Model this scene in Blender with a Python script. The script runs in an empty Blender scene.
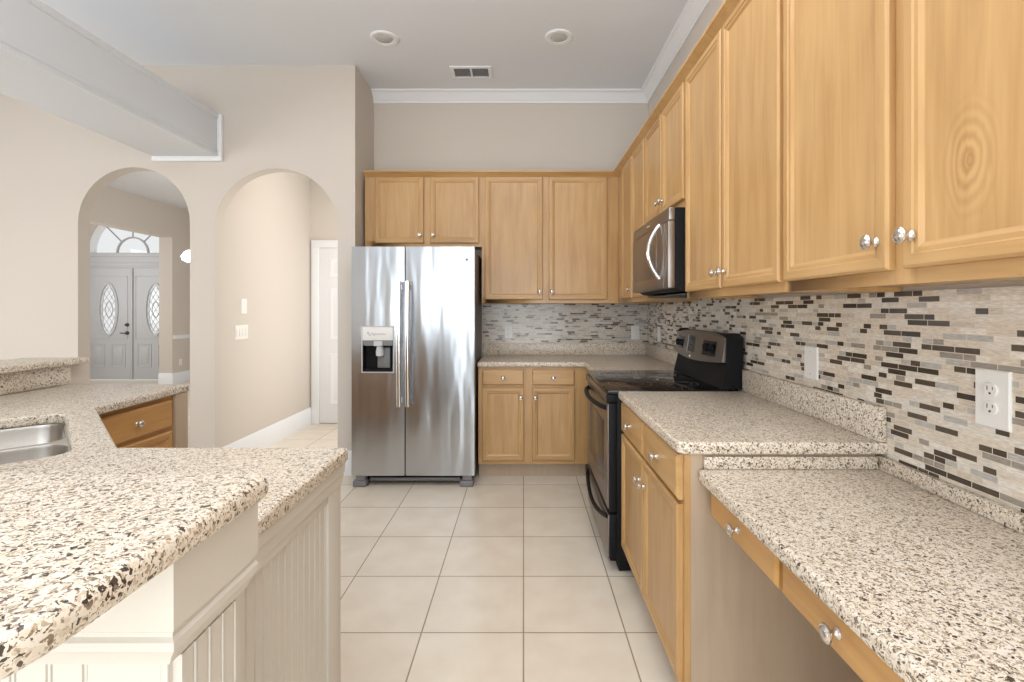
import bpy, bmesh, math, random
from mathutils import Vector, Matrix
PI = math.pi
R = math.radians
random.seed(7)
C = bpy.context.scene.collection
SC = bpy.context.scene

# ------------------------------------------------------------------ camera
cam_d = bpy.data.cameras.new('camera')
cam = bpy.data.objects.new('camera', cam_d)
C.objects.link(cam)
cam.location = (0, 0, 1.30)
cam.rotation_euler = (R(90), 0, 0)
cam_d.sensor_width = 36.0
cam_d.lens = 483.0 / 1024.0 * 36.0
cam_d.shift_x = -11.5 / 1024.0
cam_d.shift_y = -31.5 / 1024.0
cam_d.clip_start = 0.02
SC.camera = cam

# ------------------------------------------------------------------ world, exposure
SC.view_settings.view_transform = 'Standard'
SC.view_settings.look = 'None'
SC.view_settings.exposure = 0.0
SC.view_settings.gamma = 1.0
SC.view_settings.use_curve_mapping = False
w = bpy.data.worlds.new('sky')
SC.world = w
w.use_nodes = True
w.node_tree.nodes['Background'].inputs[0].default_value = (1.0, 0.995, 0.98, 1)
w.node_tree.nodes['Background'].inputs[1].default_value = 0.9

# ------------------------------------------------------------------ daylight through the windows, added fill lights, hall downlight
def area(name, loc, rot, sx, sy, power, col=(1, 1, 1)):
    d = bpy.data.lights.new(name, 'AREA')
    d.shape = 'RECTANGLE'
    d.size, d.size_y, d.energy, d.color = sx, sy, power, col
    o = bpy.data.objects.new(name, d)
    o.location, o.rotation_euler = loc, rot
    C.objects.link(o)
    return o
area('rear_door_daylight', (-1.62, -2.14, 1.30), (R(90), 0, 0), 0.95, 2.3, 25, (0.90, 0.955, 1.0))
area('rear_window_daylight', (0.10, -2.14, 1.30), (R(90), 0, 0), 1.6, 2.3, 60, (0.90, 0.955, 1.0))
area('family_room_window_daylight', (-5.25, 0.6, 1.25), (R(90), 0, R(-90)), 4.4, 2.2, 88, (0.94, 0.97, 1.0))
area('foyer_fill', (-8.45, 6.6, 1.8), (R(90), 0, R(-90)), 1.6, 1.6, 55, (0.98, 0.99, 1.0))  # added fill in front of the solid foyer wall; no window there
area('dining_fill', (-2.62, 6.4, 1.7), (R(90), 0, R(90)), 2.4, 1.8, 26, (0.98, 0.985, 1.0))  # unseen fill added behind the arch wall to brighten the foyer side
area('ceiling_bounce_fill', (-0.7, -0.3, 2.35), (R(180), 0, 0), 2.0, 1.6, 60, (0.90, 0.95, 1.0))  # added upward fill, bounced off the ceiling out of view
area('kitchen_overhead_fill', (-0.05, 1.5, 3.19), (0, 0, 0), 1.3, 1.3, 22, (1.0, 0.98, 0.95))  # added overhead fill above the frame, without any fixture
area('hall_side_fill', (-1.48, 4.75, 1.35), (R(90), 0, R(90)), 1.5, 2.2, 14, (1.0, 0.98, 0.95))  # added fill on the closed right wall, evens out the hall
def point(name, loc, power, rad, col):
    d = bpy.data.lights.new(name, 'POINT')
    d.energy, d.shadow_soft_size, d.color = power, rad, col
    o = bpy.data.objects.new(name, d)
    o.location = loc
    C.objects.link(o)
    return o
point('hall_downlight', (-1.70, 4.55, 2.58), 6, 0.25, (1.0, 0.96, 0.90))

# ------------------------------------------------------------------ materials
def new_mat(name):
    m = bpy.data.materials.new(name)
    m.use_nodes = True
    return m, m.node_tree.nodes, m.node_tree.links, m.node_tree.nodes['Principled BSDF']

def plain(name, col, rough=0.5, metal=0.0, bump=0.0, bscale=200.0, spec=0.5, var=0.0):
    m, n, l, b = new_mat(name)
    b.inputs['Base Color'].default_value = (*col, 1)
    b.inputs['Roughness'].default_value = rough
    b.inputs['Metallic'].default_value = metal
    b.inputs['Specular IOR Level'].default_value = spec
    tc = n.new('ShaderNodeTexCoord')
    nz = n.new('ShaderNodeTexNoise')
    nz.inputs['Scale'].default_value = bscale
    nz.inputs['Detail'].default_value = 3
    l.new(tc.outputs['Object'], nz.inputs['Vector'])
    if bump:
        bp = n.new('ShaderNodeBump')
        bp.inputs['Strength'].default_value = bump
        bp.inputs['Distance'].default_value = 0.002
        l.new(nz.outputs['Fac'], bp.inputs['Height'])
        l.new(bp.outputs['Normal'], b.inputs['Normal'])
    mx = n.new('ShaderNodeMix'); mx.data_type = 'RGBA'
    v = 1 - max(var, 0.02)
    mx.inputs['A'].default_value = (col[0]*v, col[1]*v, col[2]*v, 1)
    mx.inputs['B'].default_value = (*col, 1)
    l.new(nz.outputs['Fac'], mx.inputs['Factor'])
    l.new(mx.outputs['Result'], b.inputs['Base Color'])
    return m

def ramp(n, stops, mode='LINEAR'):
    r = n.new('ShaderNodeValToRGB')
    r.color_ramp.interpolation = mode
    e = r.color_ramp.elements
    while len(e) > 1:
        e.remove(e[-1])
    e[0].position, e[0].color = stops[0][0], (*stops[0][1], 1)
    for p, c in stops[1:]:
        k = e.new(p); k.color = (*c, 1)
    return r

def math_node(n, l, op, a, b=None, c=None):
    k = n.new('ShaderNodeMath'); k.operation = op
    for i, v in enumerate((a, b, c)):
        if v is None: continue
        if isinstance(v, (int, float)): k.inputs[i].default_value = v
        else: l.new(v, k.inputs[i])
    return k.outputs[0]

def wood(name, horiz=False, knot=None, light=(0.575, 0.352, 0.150), dark=(0.41, 0.222, 0.078), rough=0.33):
    m, n, l, b = new_mat(name)
    tc = n.new('ShaderNodeTexCoord')
    oi = n.new('ShaderNodeObjectInfo')
    off = n.new('ShaderNodeVectorMath'); off.operation = 'MULTIPLY_ADD'
    cmb = n.new('ShaderNodeCombineXYZ')
    for i in range(3): l.new(oi.outputs['Random'], cmb.inputs[i])
    l.new(cmb.outputs[0], off.inputs[0])
    off.inputs[1].default_value = (17.3, 5.1, 29.7)
    l.new(tc.outputs['Object'], off.inputs[2])
    src = off.outputs[0]
    if knot:                                   # growth rings swirl about one point of the board
        d = n.new('ShaderNodeVectorMath'); d.operation = 'SUBTRACT'
        l.new(tc.outputs['Object'], d.inputs[0]); d.inputs[1].default_value = knot
        sc = n.new('ShaderNodeVectorMath'); sc.operation = 'MULTIPLY'
        l.new(d.outputs[0], sc.inputs[0]); sc.inputs[1].default_value = (1.0, 0.0, 0.55)
        ln = n.new('ShaderNodeVectorMath'); ln.operation = 'LENGTH'
        l.new(sc.outputs[0], ln.inputs[0])
        knotd = ln.outputs['Value']
    mp = n.new('ShaderNodeMapping')
    mp.inputs['Scale'].default_value = (1.1, 9, 13) if horiz else (13, 9, 1.1)
    l.new(src, mp.inputs['Vector'])
    n1 = n.new('ShaderNodeTexNoise'); n1.inputs['Scale'].default_value = 1.6
    n1.inputs['Detail'].default_value = 6; n1.inputs['Distortion'].default_value = 0.9
    l.new(mp.outputs[0], n1.inputs['Vector'])
    mp2 = n.new('ShaderNodeMapping')
    mp2.inputs['Scale'].default_value = (3, 60, 90) if horiz else (90, 60, 3)
    l.new(src, mp2.inputs['Vector'])
    n2 = n.new('ShaderNodeTexNoise'); n2.inputs['Scale'].default_value = 1.5; n2.inputs['Detail'].default_value = 4
    l.new(mp2.outputs[0], n2.inputs['Vector'])
    n3 = n.new('ShaderNodeTexNoise'); n3.inputs['Scale'].default_value = 2.2; n3.inputs['Detail'].default_value = 2
    l.new(src, n3.inputs['Vector'])
    f = math_node(n, l, 'MULTIPLY', n1.outputs['Fac'], 0.5)
    f = math_node(n, l, 'MULTIPLY_ADD', n2.outputs['Fac'], 0.22, f)
    f = math_node(n, l, 'MULTIPLY_ADD', n3.outputs['Fac'], 0.34, f)
    if knot:
        wv = math_node(n, l, 'MULTIPLY_ADD', n1.outputs['Fac'], 0.035, math_node(n, l, 'MULTIPLY_ADD', n3.outputs['Fac'], 0.05, knotd))
        s = math_node(n, l, 'SINE', math_node(n, l, 'MULTIPLY', wv, 480.0))
        fade = math_node(n, l, 'SUBTRACT', 1.0, math_node(n, l, 'DIVIDE', knotd, 0.065))
        fade = math_node(n, l, 'MAXIMUM', fade, 0.0)
        core = math_node(n, l, 'LESS_THAN', knotd, 0.007)
        f = math_node(n, l, 'ADD', f, math_node(n, l, 'MULTIPLY', s, math_node(n, l, 'MULTIPLY', fade, -0.17)))
        f = math_node(n, l, 'SUBTRACT', f, math_node(n, l, 'MULTIPLY', core, 0.28))
    r = ramp(n, [(0.36, dark), (0.52, tuple((a*0.55+c*0.45) for a, c in zip(light, dark))), (0.68, light)])
    l.new(f, r.inputs['Fac'])
    l.new(r.outputs['Color'], b.inputs['Base Color'])
    b.inputs['Roughness'].default_value = rough
    b.inputs['Coat Weight'].default_value = 0.15
    b.inputs['Coat Roughness'].default_value = 0.25
    return m

def granite(name):
    m, n, l, b = new_mat(name)
    tc = n.new('ShaderNodeTexCoord')
    nz = n.new('ShaderNodeTexNoise'); nz.inputs['Scale'].default_value = 90; nz.inputs['Detail'].default_value = 3
    l.new(tc.outputs['Object'], nz.inputs['Vector'])
    add = n.new('ShaderNodeVectorMath'); add.operation = 'MULTIPLY_ADD'
    l.new(nz.outputs['Color'], add.inputs[0]); add.inputs[1].default_value = (0.018, 0.018, 0.018)
    l.new(tc.outputs['Object'], add.inputs[2])
    def cells(scale, stops):
        v = n.new('ShaderNodeTexVoronoi'); v.inputs['Scale'].default_value = scale
        l.new(add.outputs[0], v.inputs['Vector'])
        sp = n.new('ShaderNodeSeparateColor'); l.new(v.outputs['Color'], sp.inputs[0])
        r = ramp(n, stops, 'CONSTANT'); l.new(sp.outputs[0], r.inputs['Fac'])
        return r.outputs['Color']
    W = (1, 1, 1)
    a = cells(225, [(0, (0.09, 0.078, 0.07)), (0.06, (0.34, 0.285, 0.235)), (0.12, (0.60, 0.53, 0.45)), (0.21, (0.87, 0.82, 0.75)), (0.36, W), (0.85, (0.95, 0.92, 0.88))])
    c = cells(400, [(0, (0.13, 0.11, 0.095)), (0.05, (0.44, 0.38, 0.32)), (0.12, (0.78, 0.72, 0.65)), (0.24, W)])
    mx = n.new('ShaderNodeMix'); mx.data_type = 'RGBA'; mx.blend_type = 'MULTIPLY'
    mx.inputs['Factor'].default_value = 1
    l.new(a, mx.inputs['A']); l.new(c, mx.inputs['B'])
    m2 = n.new('ShaderNodeMix'); m2.data_type = 'RGBA'; m2.blend_type = 'MULTIPLY'
    m2.inputs['Factor'].default_value = 1
    l.new(mx.outputs['Result'], m2.inputs['A'])
    m2.inputs['B'].default_value = (0.77, 0.695, 0.595, 1)
    l.new(m2.outputs['Result'], b.inputs['Base Color'])
    b.inputs['Roughness'].default_value = 0.30
    return m

def floor_tile(name):
    m, n, l, b = new_mat(name)
    tc = n.new('ShaderNodeTexCoord')
    mp = n.new('ShaderNodeMapping')
    mp.inputs['Location'].default_value = (0.0, -0.3018 + 0.4103*20, 0)
    l.new(tc.outputs['Object'], mp.inputs['Vector'])
    br = n.new('ShaderNodeTexBrick')
    br.offset = 0.0; br.squash = 1.0
    br.inputs['Scale'].default_value = 1.0
    br.inputs['Brick Width'].default_value = 0.4103
    br.inputs['Row Height'].default_value = 0.4103
    br.inputs['Mortar Size'].default_value = 0.0032
    br.inputs['Mortar Smooth'].default_value = 0.2
    br.inputs['Color1'].default_value = (0.84, 0.76, 0.645, 1)
    br.inputs['Color2'].default_value = (0.79, 0.71, 0.60, 1)
    br.inputs['Mortar'].default_value = (0.36, 0.28, 0.20, 1)
    l.new(mp.outputs[0], br.inputs['Vector'])
    nz = n.new('ShaderNodeTexNoise'); nz.inputs['Scale'].default_value = 6; nz.inputs['Detail'].default_value = 6
    l.new(tc.outputs['Object'], nz.inputs['Vector'])
    r = ramp(n, [(0.3, (0.90, 0.88, 0.85)), (0.7, (1, 1, 1))]); l.new(nz.outputs['Fac'], r.inputs['Fac'])
    mx = n.new('ShaderNodeMix'); mx.data_type = 'RGBA'; mx.blend_type = 'MULTIPLY'; mx.inputs['Factor'].default_value = 1
    l.new(br.outputs['Color'], mx.inputs['A']); l.new(r.outputs['Color'], mx.inputs['B'])
    l.new(mx.outputs['Result'], b.inputs['Base Color'])
    b.inputs['Roughness'].default_value = 0.30
    bp = n.new('ShaderNodeBump'); bp.inputs['Strength'].default_value = 0.4; bp.inputs['Distance'].default_value = 0.003
    inv = math_node(n, l, 'SUBTRACT', 1.0, br.outputs['Fac'])
    l.new(inv, bp.inputs['Height']); l.new(bp.outputs['Normal'], b.inputs['Normal'])
    return m

def mosaic(name, dark=0.20, tone=1.0):
    m, n, l, b = new_mat(name)
    M = lambda op, a, bb=None, c=None: math_node(n, l, op, a, bb, c)
    tc = n.new('ShaderNodeTexCoord')
    sp = n.new('ShaderNodeSeparateXYZ'); l.new(tc.outputs['Object'], sp.inputs[0])
    u = M('ADD', sp.outputs['X'], sp.outputs['Y'])
    h, L = 0.0163, 0.069
    vv = M('DIVIDE', sp.outputs['Z'], h)
    row = M('FLOOR', vv); fv = M('FRACT', vv)
    w1 = n.new('ShaderNodeTexWhiteNoise'); w1.noise_dimensions = '1D'; l.new(row, w1.inputs['W'])
    uu = M('MULTIPLY_ADD', w1.outputs['Value'], 7.31, M('DIVIDE', u, L))
    col = M('FLOOR', uu); fu = M('FRACT', uu)
    def hsh(x, y, z):
        c3 = n.new('ShaderNodeCombineXYZ')
        for i, q in enumerate((x, y, z)):
            if isinstance(q, (int, float)): c3.inputs[i].default_value = q
            else: l.new(q, c3.inputs[i])
        k = n.new('ShaderNodeTexWhiteNoise'); k.noise_dimensions = '3D'; l.new(c3.outputs[0], k.inputs['Vector'])
        return k.outputs['Value']
    split = M('GREATER_THAN', hsh(col, row, 3.0), 0.72)
    fu2 = M('MULTIPLY', fu, M('ADD', split, 1.0))
    sub = M('FLOOR', fu2); fus = M('FRACT', fu2)
    idv = hsh(col, row, M('ADD', sub, 11.0))
    Lx = M('DIVIDE', L, M('ADD', split, 1.0))
    eu = M('MULTIPLY', M('MINIMUM', fus, M('SUBTRACT', 1.0, fus)), Lx)
    ev = M('MULTIPLY', M('MINIMUM', fv, M('SUBTRACT', 1.0, fv)), h)
    grout = M('LESS_THAN', M('MINIMUM', eu, ev), 0.0010)
    r = ramp(n, [(0, (0.055, 0.042, 0.032)), (dark*0.5, (0.085, 0.064, 0.046)), (dark, (0.30, 0.265, 0.225)), (dark+0.08, (0.44, 0.42, 0.39)),
                 (dark+0.16, (0.64, 0.56, 0.465)), (dark+0.38, (0.66, 0.61, 0.54)), (dark+0.54, (0.57, 0.50, 0.41)), (dark+0.66, (0.72, 0.665, 0.59))], 'CONSTANT')
    l.new(idv, r.inputs['Fac'])
    mp = n.new('ShaderNodeMapping'); mp.inputs['Scale'].default_value = (25, 25, 140)
    l.new(tc.outputs['Object'], mp.inputs['Vector'])
    nz = n.new('ShaderNodeTexNoise'); nz.inputs['Scale'].default_value = 2.2; nz.inputs['Detail'].default_value = 4
    l.new(mp.outputs[0], nz.inputs['Vector'])
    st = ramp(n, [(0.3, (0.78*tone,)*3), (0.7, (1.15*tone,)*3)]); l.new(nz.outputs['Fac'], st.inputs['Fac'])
    mx = n.new('ShaderNodeMix'); mx.data_type = 'RGBA'; mx.blend_type = 'MULTIPLY'; mx.inputs['Factor'].default_value = 1
    l.new(r.outputs['Color'], mx.inputs['A']); l.new(st.outputs['Color'], mx.inputs['B'])
    mg = n.new('ShaderNodeMix'); mg.data_type = 'RGBA'
    l.new(grout, mg.inputs['Factor']); l.new(mx.outputs['Result'], mg.inputs['A'])
    mg.inputs['B'].default_value = (0.66, 0.58, 0.47, 1)
    l.new(mg.outputs['Result'], b.inputs['Base Color'])
    rg = M('MULTIPLY_ADD', grout, 0.5, 0.16)
    l.new(rg, b.inputs['Roughness'])
    return m

def steel(name, col=(0.62, 0.62, 0.62), rough=0.26, wave=0.0, aniso=0.0):
    m, n, l, b = new_mat(name)
    b.inputs['Metallic'].default_value = 1.0
    b.inputs['Roughness'].default_value = rough
    b.inputs['Anisotropic'].default_value = aniso
    tc = n.new('ShaderNodeTexCoord')
    mp = n.new('ShaderNodeMapping'); mp.inputs['Scale'].default_value = (400, 400, 4)
    l.new(tc.outputs['Object'], mp.inputs['Vector'])
    nz = n.new('ShaderNodeTexNoise'); nz.inputs['Scale'].default_value = 1.0; nz.inputs['Detail'].default_value = 2
    l.new(mp.outputs[0], nz.inputs['Vector'])
    r = ramp(n, [(0.2, tuple(c*0.93 for c in col)), (0.8, col)]); l.new(nz.outputs['Fac'], r.inputs['Fac'])
    l.new(r.outputs['Color'], b.inputs['Base Color'])
    if wave:
        mp2 = n.new('ShaderNodeMapping'); mp2.inputs['Scale'].default_value = (5.0, 1, 0.9)
        l.new(tc.outputs['Object'], mp2.inputs['Vector'])
        n2 = n.new('ShaderNodeTexNoise'); n2.inputs['Scale'].default_value = 1.3; n2.inputs['Detail'].default_value = 1.5
        l.new(mp2.outputs[0], n2.inputs['Vector'])
        bp = n.new('ShaderNodeBump'); bp.inputs['Strength'].default_value = wave; bp.inputs['Distance'].default_value = 0.05
        l.new(n2.outputs['Fac'], bp.inputs['Height']); l.new(bp.outputs['Normal'], b.inputs['Normal'])
    return m

def pane_mat(name, tint=(0.96, 0.98, 1.0), frost=0.0):
    m, n, l, b = new_mat(name)
    n.remove(b)
    out = n['Material Output']
    t = n.new('ShaderNodeBsdfTransparent'); t.inputs[0].default_value = (*tint, 1)
    g = n.new('ShaderNodeBsdfGlossy'); g.inputs['Roughness'].default_value = 0.05
    mx = n.new('ShaderNodeMixShader'); mx.inputs[0].default_value = 0.06
    l.new(t.outputs[0], mx.inputs[1]); l.new(g.outputs[0], mx.inputs[2])
    if frost:
        d = n.new('ShaderNodeBsdfTranslucent'); d.inputs[0].default_value = (0.95, 0.95, 0.95, 1)
        m2 = n.new('ShaderNodeMixShader'); m2.inputs[0].default_value = frost
        l.new(mx.outputs[0], m2.inputs[1]); l.new(d.outputs[0], m2.inputs[2])
        l.new(m2.outputs[0], out.inputs[0])
    else:
        l.new(mx.outputs[0], out.inputs[0])
    return m

def glow(name, col, s):
    m, n, l, b = new_mat(name)
    b.inputs['Base Color'].default_value = (*col, 1)
    b.inputs['Emission Color'].default_value = (*col, 1)
    b.inputs['Emission Strength'].default_value = s
    return m

M = {
 'wall': plain('wall_paint', (0.64, 0.58, 0.515), 0.75, bump=0.10, bscale=260),
 'ceil': plain('ceiling_paint', (0.80, 0.825, 0.865), 0.85, bump=0.12, bscale=150),
 'white': plain('white_trim_paint', (0.86, 0.87, 0.885), 0.4),
 'beam': plain('beam_paint', (0.66, 0.675, 0.70), 0.6, bump=0.25, bscale=120),
 'panelpaint': plain('cream_panel_paint', (0.64, 0.60, 0.535), 0.45),
 'doorgray': plain('grey_door_paint', (0.56, 0.57, 0.585), 0.45),
 'wood': wood('maple'), 'woodh': wood('maple_rail', True),
 'knot': wood('maple_with_knot', knot=(0.14, 0.0, 0.175)),
 'woodd': wood('honey_maple', light=(0.58, 0.32, 0.11), dark=(0.45, 0.225, 0.065)),
 'wooddh': wood('honey_maple_rail', True, light=(0.58, 0.32, 0.11), dark=(0.45, 0.225, 0.065)),
 'lam': wood('maple_laminate', light=(0.50, 0.385, 0.275), dark=(0.42, 0.315, 0.22), rough=0.45),
 'granite': granite('speckled_granite'),
 'floor': floor_tile('floor_tile'),
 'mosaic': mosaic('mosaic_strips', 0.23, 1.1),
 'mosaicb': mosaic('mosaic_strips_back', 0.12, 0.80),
 'steel': steel('fridge_steel', (0.55, 0.59, 0.64), 0.24, wave=0.35, aniso=0.0),
 'steel2': steel('sink_steel', (0.62, 0.60, 0.57), 0.30),
 'bronze': steel('appliance_steel', (0.31, 0.275, 0.25), 0.36),
 'ovenglass': plain('bronze_glass', (0.05, 0.042, 0.037), 0.22),
 'chrome': plain('chrome', (0.80, 0.80, 0.80), 0.14, 1.0),
 'nickel': plain('satin_nickel', (0.70, 0.67, 0.63), 0.24, 1.0),
 'blackgl': plain('black_glass', (0.010, 0.010, 0.011), 0.05, spec=0.28),
 'black': plain('black_enamel', (0.012, 0.012, 0.013), 0.5, spec=0.12),
 'dgrey': plain('dark_grey_plastic', (0.07, 0.07, 0.075), 0.4),
 'mgrey': plain('mid_grey_plastic', (0.20, 0.20, 0.205), 0.45),
 'lgrey': plain('light_grey_plastic', (0.55, 0.55, 0.55), 0.4),
 'fside': plain('fridge_side_paint', (0.11, 0.10, 0.095), 0.45, bump=0.15, bscale=300),
 'plate': plain('white_plastic', (0.80, 0.79, 0.76), 0.35),
 'ivory': plain('ivory_plastic', (0.84, 0.82, 0.77), 0.4),
 'slot': plain('dark_slot', (0.05, 0.045, 0.04), 0.6),
 'pane': pane_mat('clear_glass'), 'frost': pane_mat('textured_glass', frost=0.45),
 'lead': plain('grey_glazing_bar', (0.42, 0.42, 0.43), 0.5),
 'lamp': glow('lamp_glass', (1.0, 0.95, 0.86), 8.0),
 'shadow_gap': plain('dark_recess', (0.03, 0.028, 0.025), 0.8),
}

# ------------------------------------------------------------------ mesh helpers
def bx(bm, x0, x1, y0, y1, z0, z1, bev=0.0, seg=2, mi=0):
    vs = [bm.verts.new(p) for p in ((x0,y0,z0),(x1,y0,z0),(x1,y1,z0),(x0,y1,z0),(x0,y0,z1),(x1,y0,z1),(x1,y1,z1),(x0,y1,z1))]
    fs = [bm.faces.new([vs[i] for i in q]) for q in ((0,3,2,1),(4,5,6,7),(0,1,5,4),(1,2,6,5),(2,3,7,6),(3,0,4,7))]
    for f in fs: f.material_index = mi
    if bev > 0:
        es = list({e for f in fs for e in f.edges})
        bmesh.ops.bevel(bm, geom=es, offset=bev, segments=seg, profile=0.5, affect='EDGES', clamp_overlap=True, material=mi)

def lathe(bm, prof, mat=Matrix(), n=20, mi=0):
    """prof: (radius, height) along local z of mat"""
    rings = []
    for r, h in prof:
        if r < 1e-6:
            rings.append([bm.verts.new(mat @ Vector((0, 0, h)))])
        else:
            rings.append([bm.verts.new(mat @ Vector((r*math.cos(2*PI*k/n), r*math.sin(2*PI*k/n), h))) for k in range(n)])
    for a, b in zip(rings, rings[1:]):
        for k in range(n):
            q = []
            if len(a) == 1: q = [a[0], b[k], b[(k+1) % n]]
            elif len(b) == 1: q = [a[k], a[(k+1) % n], b[0]]
            else: q = [a[k], a[(k+1) % n], b[(k+1) % n], b[k]]
            if len(set(q)) > 2:
                f = bm.faces.new(q); f.material_index = mi

def tube(bm, pts, r, n=10, mi=0, flat=1.0, closed=False):
    pts = [Vector(p) for p in pts]
    rings = []
    N = len(pts)
    a = None
    for i, p in enumerate(pts):
        if closed: t = pts[(i+1) % N] - pts[i-1]
        else: t = pts[min(i+1, N-1)] - pts[max(i-1, 0)]
        t.normalize()
        if a is None:
            up = Vector((0, 0, 1)) if abs(t.z) < 0.9 else Vector((0, 1, 0))
            a = t.cross(up).normalized()
        else: a = (a - t*a.dot(t)).normalized()
        b = a.cross(t).normalized()
        rr = r[i] if isinstance(r, (list, tuple)) else r
        rings.append([bm.verts.new(p + a*rr*math.cos(2*PI*k/n) + b*rr*flat*math.sin(2*PI*k/n)) for k in range(n)])
    pairs = list(zip(rings, rings[1:])) + ([(rings[-1], rings[0])] if closed else [])
    for a, b in pairs:
        for k in range(n):
            f = bm.faces.new((a[k], a[(k+1) % n], b[(k+1) % n], b[k])); f.material_index = mi
    if not closed:
        bm.faces.new(rings[0][::-1]).material_index = mi; bm.faces.new(rings[-1]).material_index = mi

def prism(bm, poly, fn, d0, d1, mi=0):
    """extrude 2-D polygon; fn(a, b, d) -> 3-D"""
    A = [bm.verts.new(fn(a, b, d0)) for a, b in poly]
    B = [bm.verts.new(fn(a, b, d1)) for a, b in poly]
    n = len(poly)
    fs = [bm.faces.new(A[::-1]), bm.faces.new(B)]
    for i in range(n):
        fs.append(bm.faces.new((A[i], A[(i+1) % n], B[(i+1) % n], B[i])))
    for f in fs: f.material_index = mi

def sweep(bm, path, prof, mi=0):
    """prof (d, z) carried along the 2-D path; d is measured to the path's right, mitred at corners"""
    P = [Vector(p) for p in path]
    rings = []
    for i, p in enumerate(P):
        ns = []
        for a, b in ((i-1, i), (i, i+1)):
            if a < 0 or b >= len(P): continue
            t = (P[b]-P[a]).normalized(); ns.append(Vector((t.y, -t.x)))
        m = ns[0] if len(ns) == 1 else (ns[0]+ns[1]) / (1 + ns[0].dot(ns[1]))
        rings.append([bm.verts.new((p.x+m.x*d, p.y+m.y*d, z)) for d, z in prof])
    k = len(prof)
    for a, b in zip(rings, rings[1:]):
        for j in range(k):
            f = bm.faces.new((a[j], a[(j+1) % k], b[(j+1) % k], b[j])); f.material_index = mi
    bm.faces.new(rings[0]).material_index = mi; bm.faces.new(rings[-1][::-1]).material_index = mi

def fillet(poly, rad, seg=8):
    out = []
    n = len(poly)
    for i, p in enumerate(poly):
        r = rad[i] if isinstance(rad, (list, tuple)) else rad
        p = Vector(p)
        if r <= 0: out.append(tuple(p)); continue
        a = (Vector(poly[i-1])-p).normalized(); b = (Vector(poly[(i+1) % n])-p).normalized()
        ang = a.angle(b); d = r/math.tan(ang/2)
        s, e = p+a*d, p+b*d
        for k in range(seg+1):
            t = k/seg
            q = s*(1-t)**2 + p*2*t*(1-t)*0.92 + e*t*t + (s+e)/2*2*t*(1-t)*0.08
            out.append(tuple(q))
    return out

def offset_loop(lp, d):
    """move a closed 2-D loop inwards by d (outwards for negative d)"""
    P = [Vector(p) for p in lp]
    n = len(P)
    area2 = sum(P[i].x*P[(i+1) % n].y - P[(i+1) % n].x*P[i].y for i in range(n))
    sg = 1 if area2 > 0 else -1
    out = []
    for i in range(n):
        a = (P[i]-P[i-1]).normalized(); c = (P[(i+1) % n]-P[i]).normalized()
        na, nc = Vector((-a.y, a.x))*sg, Vector((-c.y, c.x))*sg
        m = (na+nc)/max(0.3, 1+na.dot(nc))
        out.append(tuple(P[i]+m*d))
    return out

def slab(bm, outer, z0, z1, holes=(), bev=0.006, mi=0):
    """flat slab with rounded top and bottom edges and through holes"""
    def clean(lp):
        q = [p for k, p in enumerate(lp) if (Vector(p)-Vector(lp[k-1])).length > 1e-5]
        return q
    loops = [(clean(outer), 1)] + [(clean(h), -1) for h in holes]
    prof = []
    if bev:
        for k in range(5): a = PI/2*k/4; prof.append((bev*(1-math.sin(a)), z1-bev*(1-math.cos(a))))
        for k in range(5): a = PI/2*k/4; prof.append((bev*(1-math.cos(a)), z0+bev*(1-math.sin(a))))
    else: prof = [(0, z1), (0, z0)]
    tops, bots = [], []
    for lp, sg in loops:
        rings = []
        for d, z in prof:
            rings.append([bm.verts.new((x, y, z)) for x, y in (offset_loop(lp, d*sg) if d > 1e-7 else lp)])
        n = len(lp)
        for p, q in zip(rings, rings[1:]):
            for i in range(n): bm.faces.new((p[i], p[(i+1) % n], q[(i+1) % n], q[i])).material_index = mi
        tops += [bm.edges.get((rings[0][i], rings[0][(i+1) % n])) for i in range(n)]
        bots += [bm.edges.get((rings[-1][i], rings[-1][(i+1) % n])) for i in range(n)]
    for es in (tops, bots):
        g = bmesh.ops.triangle_fill(bm, edges=es, use_beauty=True, use_dissolve=False, normal=(0, 0, 1))
        for f in g['geom']:
            if isinstance(f, bmesh.types.BMFace): f.material_index = mi

def obj(name, bm, mats, parent=None, smooth=30, loc=None):
    if not isinstance(mats, (list, tuple)): mats = [mats]
    bmesh.ops.recalc_face_normals(bm, faces=bm.faces)
    me = bpy.data.meshes.new(name)
    bm.to_mesh(me); bm.free()
    for q in mats: me.materials.append(M[q] if isinstance(q, str) else q)
    me.polygons.foreach_set('use_smooth', [True]*len(me.polygons))
    me.set_sharp_from_angle(angle=R(smooth))
    o = bpy.data.objects.new(name, me)
    C.objects.link(o)
    if parent: o.parent = parent
    if loc: o.location = loc
    return o

def tag(o, label, cat, group=None):
    o['label'] = label; o['category'] = cat
    if group: o['group'] = group
    return o

def thing(name, label, cat, loc=(0, 0, 0), rz=0.0, group=None):
    o = bpy.data.objects.new(name, None)
    o.empty_display_size = 0.1
    C.objects.link(o)
    o.location = loc; o.rotation_euler = (0, 0, rz)
    return tag(o, label, cat, group)

def struct(name, bm, mats, parent=None, smooth=30):
    o = obj(name, bm, mats, parent, smooth)
    if not parent: o['kind'] = 'structure'
    return o

def copy_tree(o, parent=None):
    c = o.copy(); C.objects.link(c)
    if parent: c.parent = parent
    for ch in o.children: copy_tree(ch, c)
    return c

NB = bmesh.new

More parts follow.
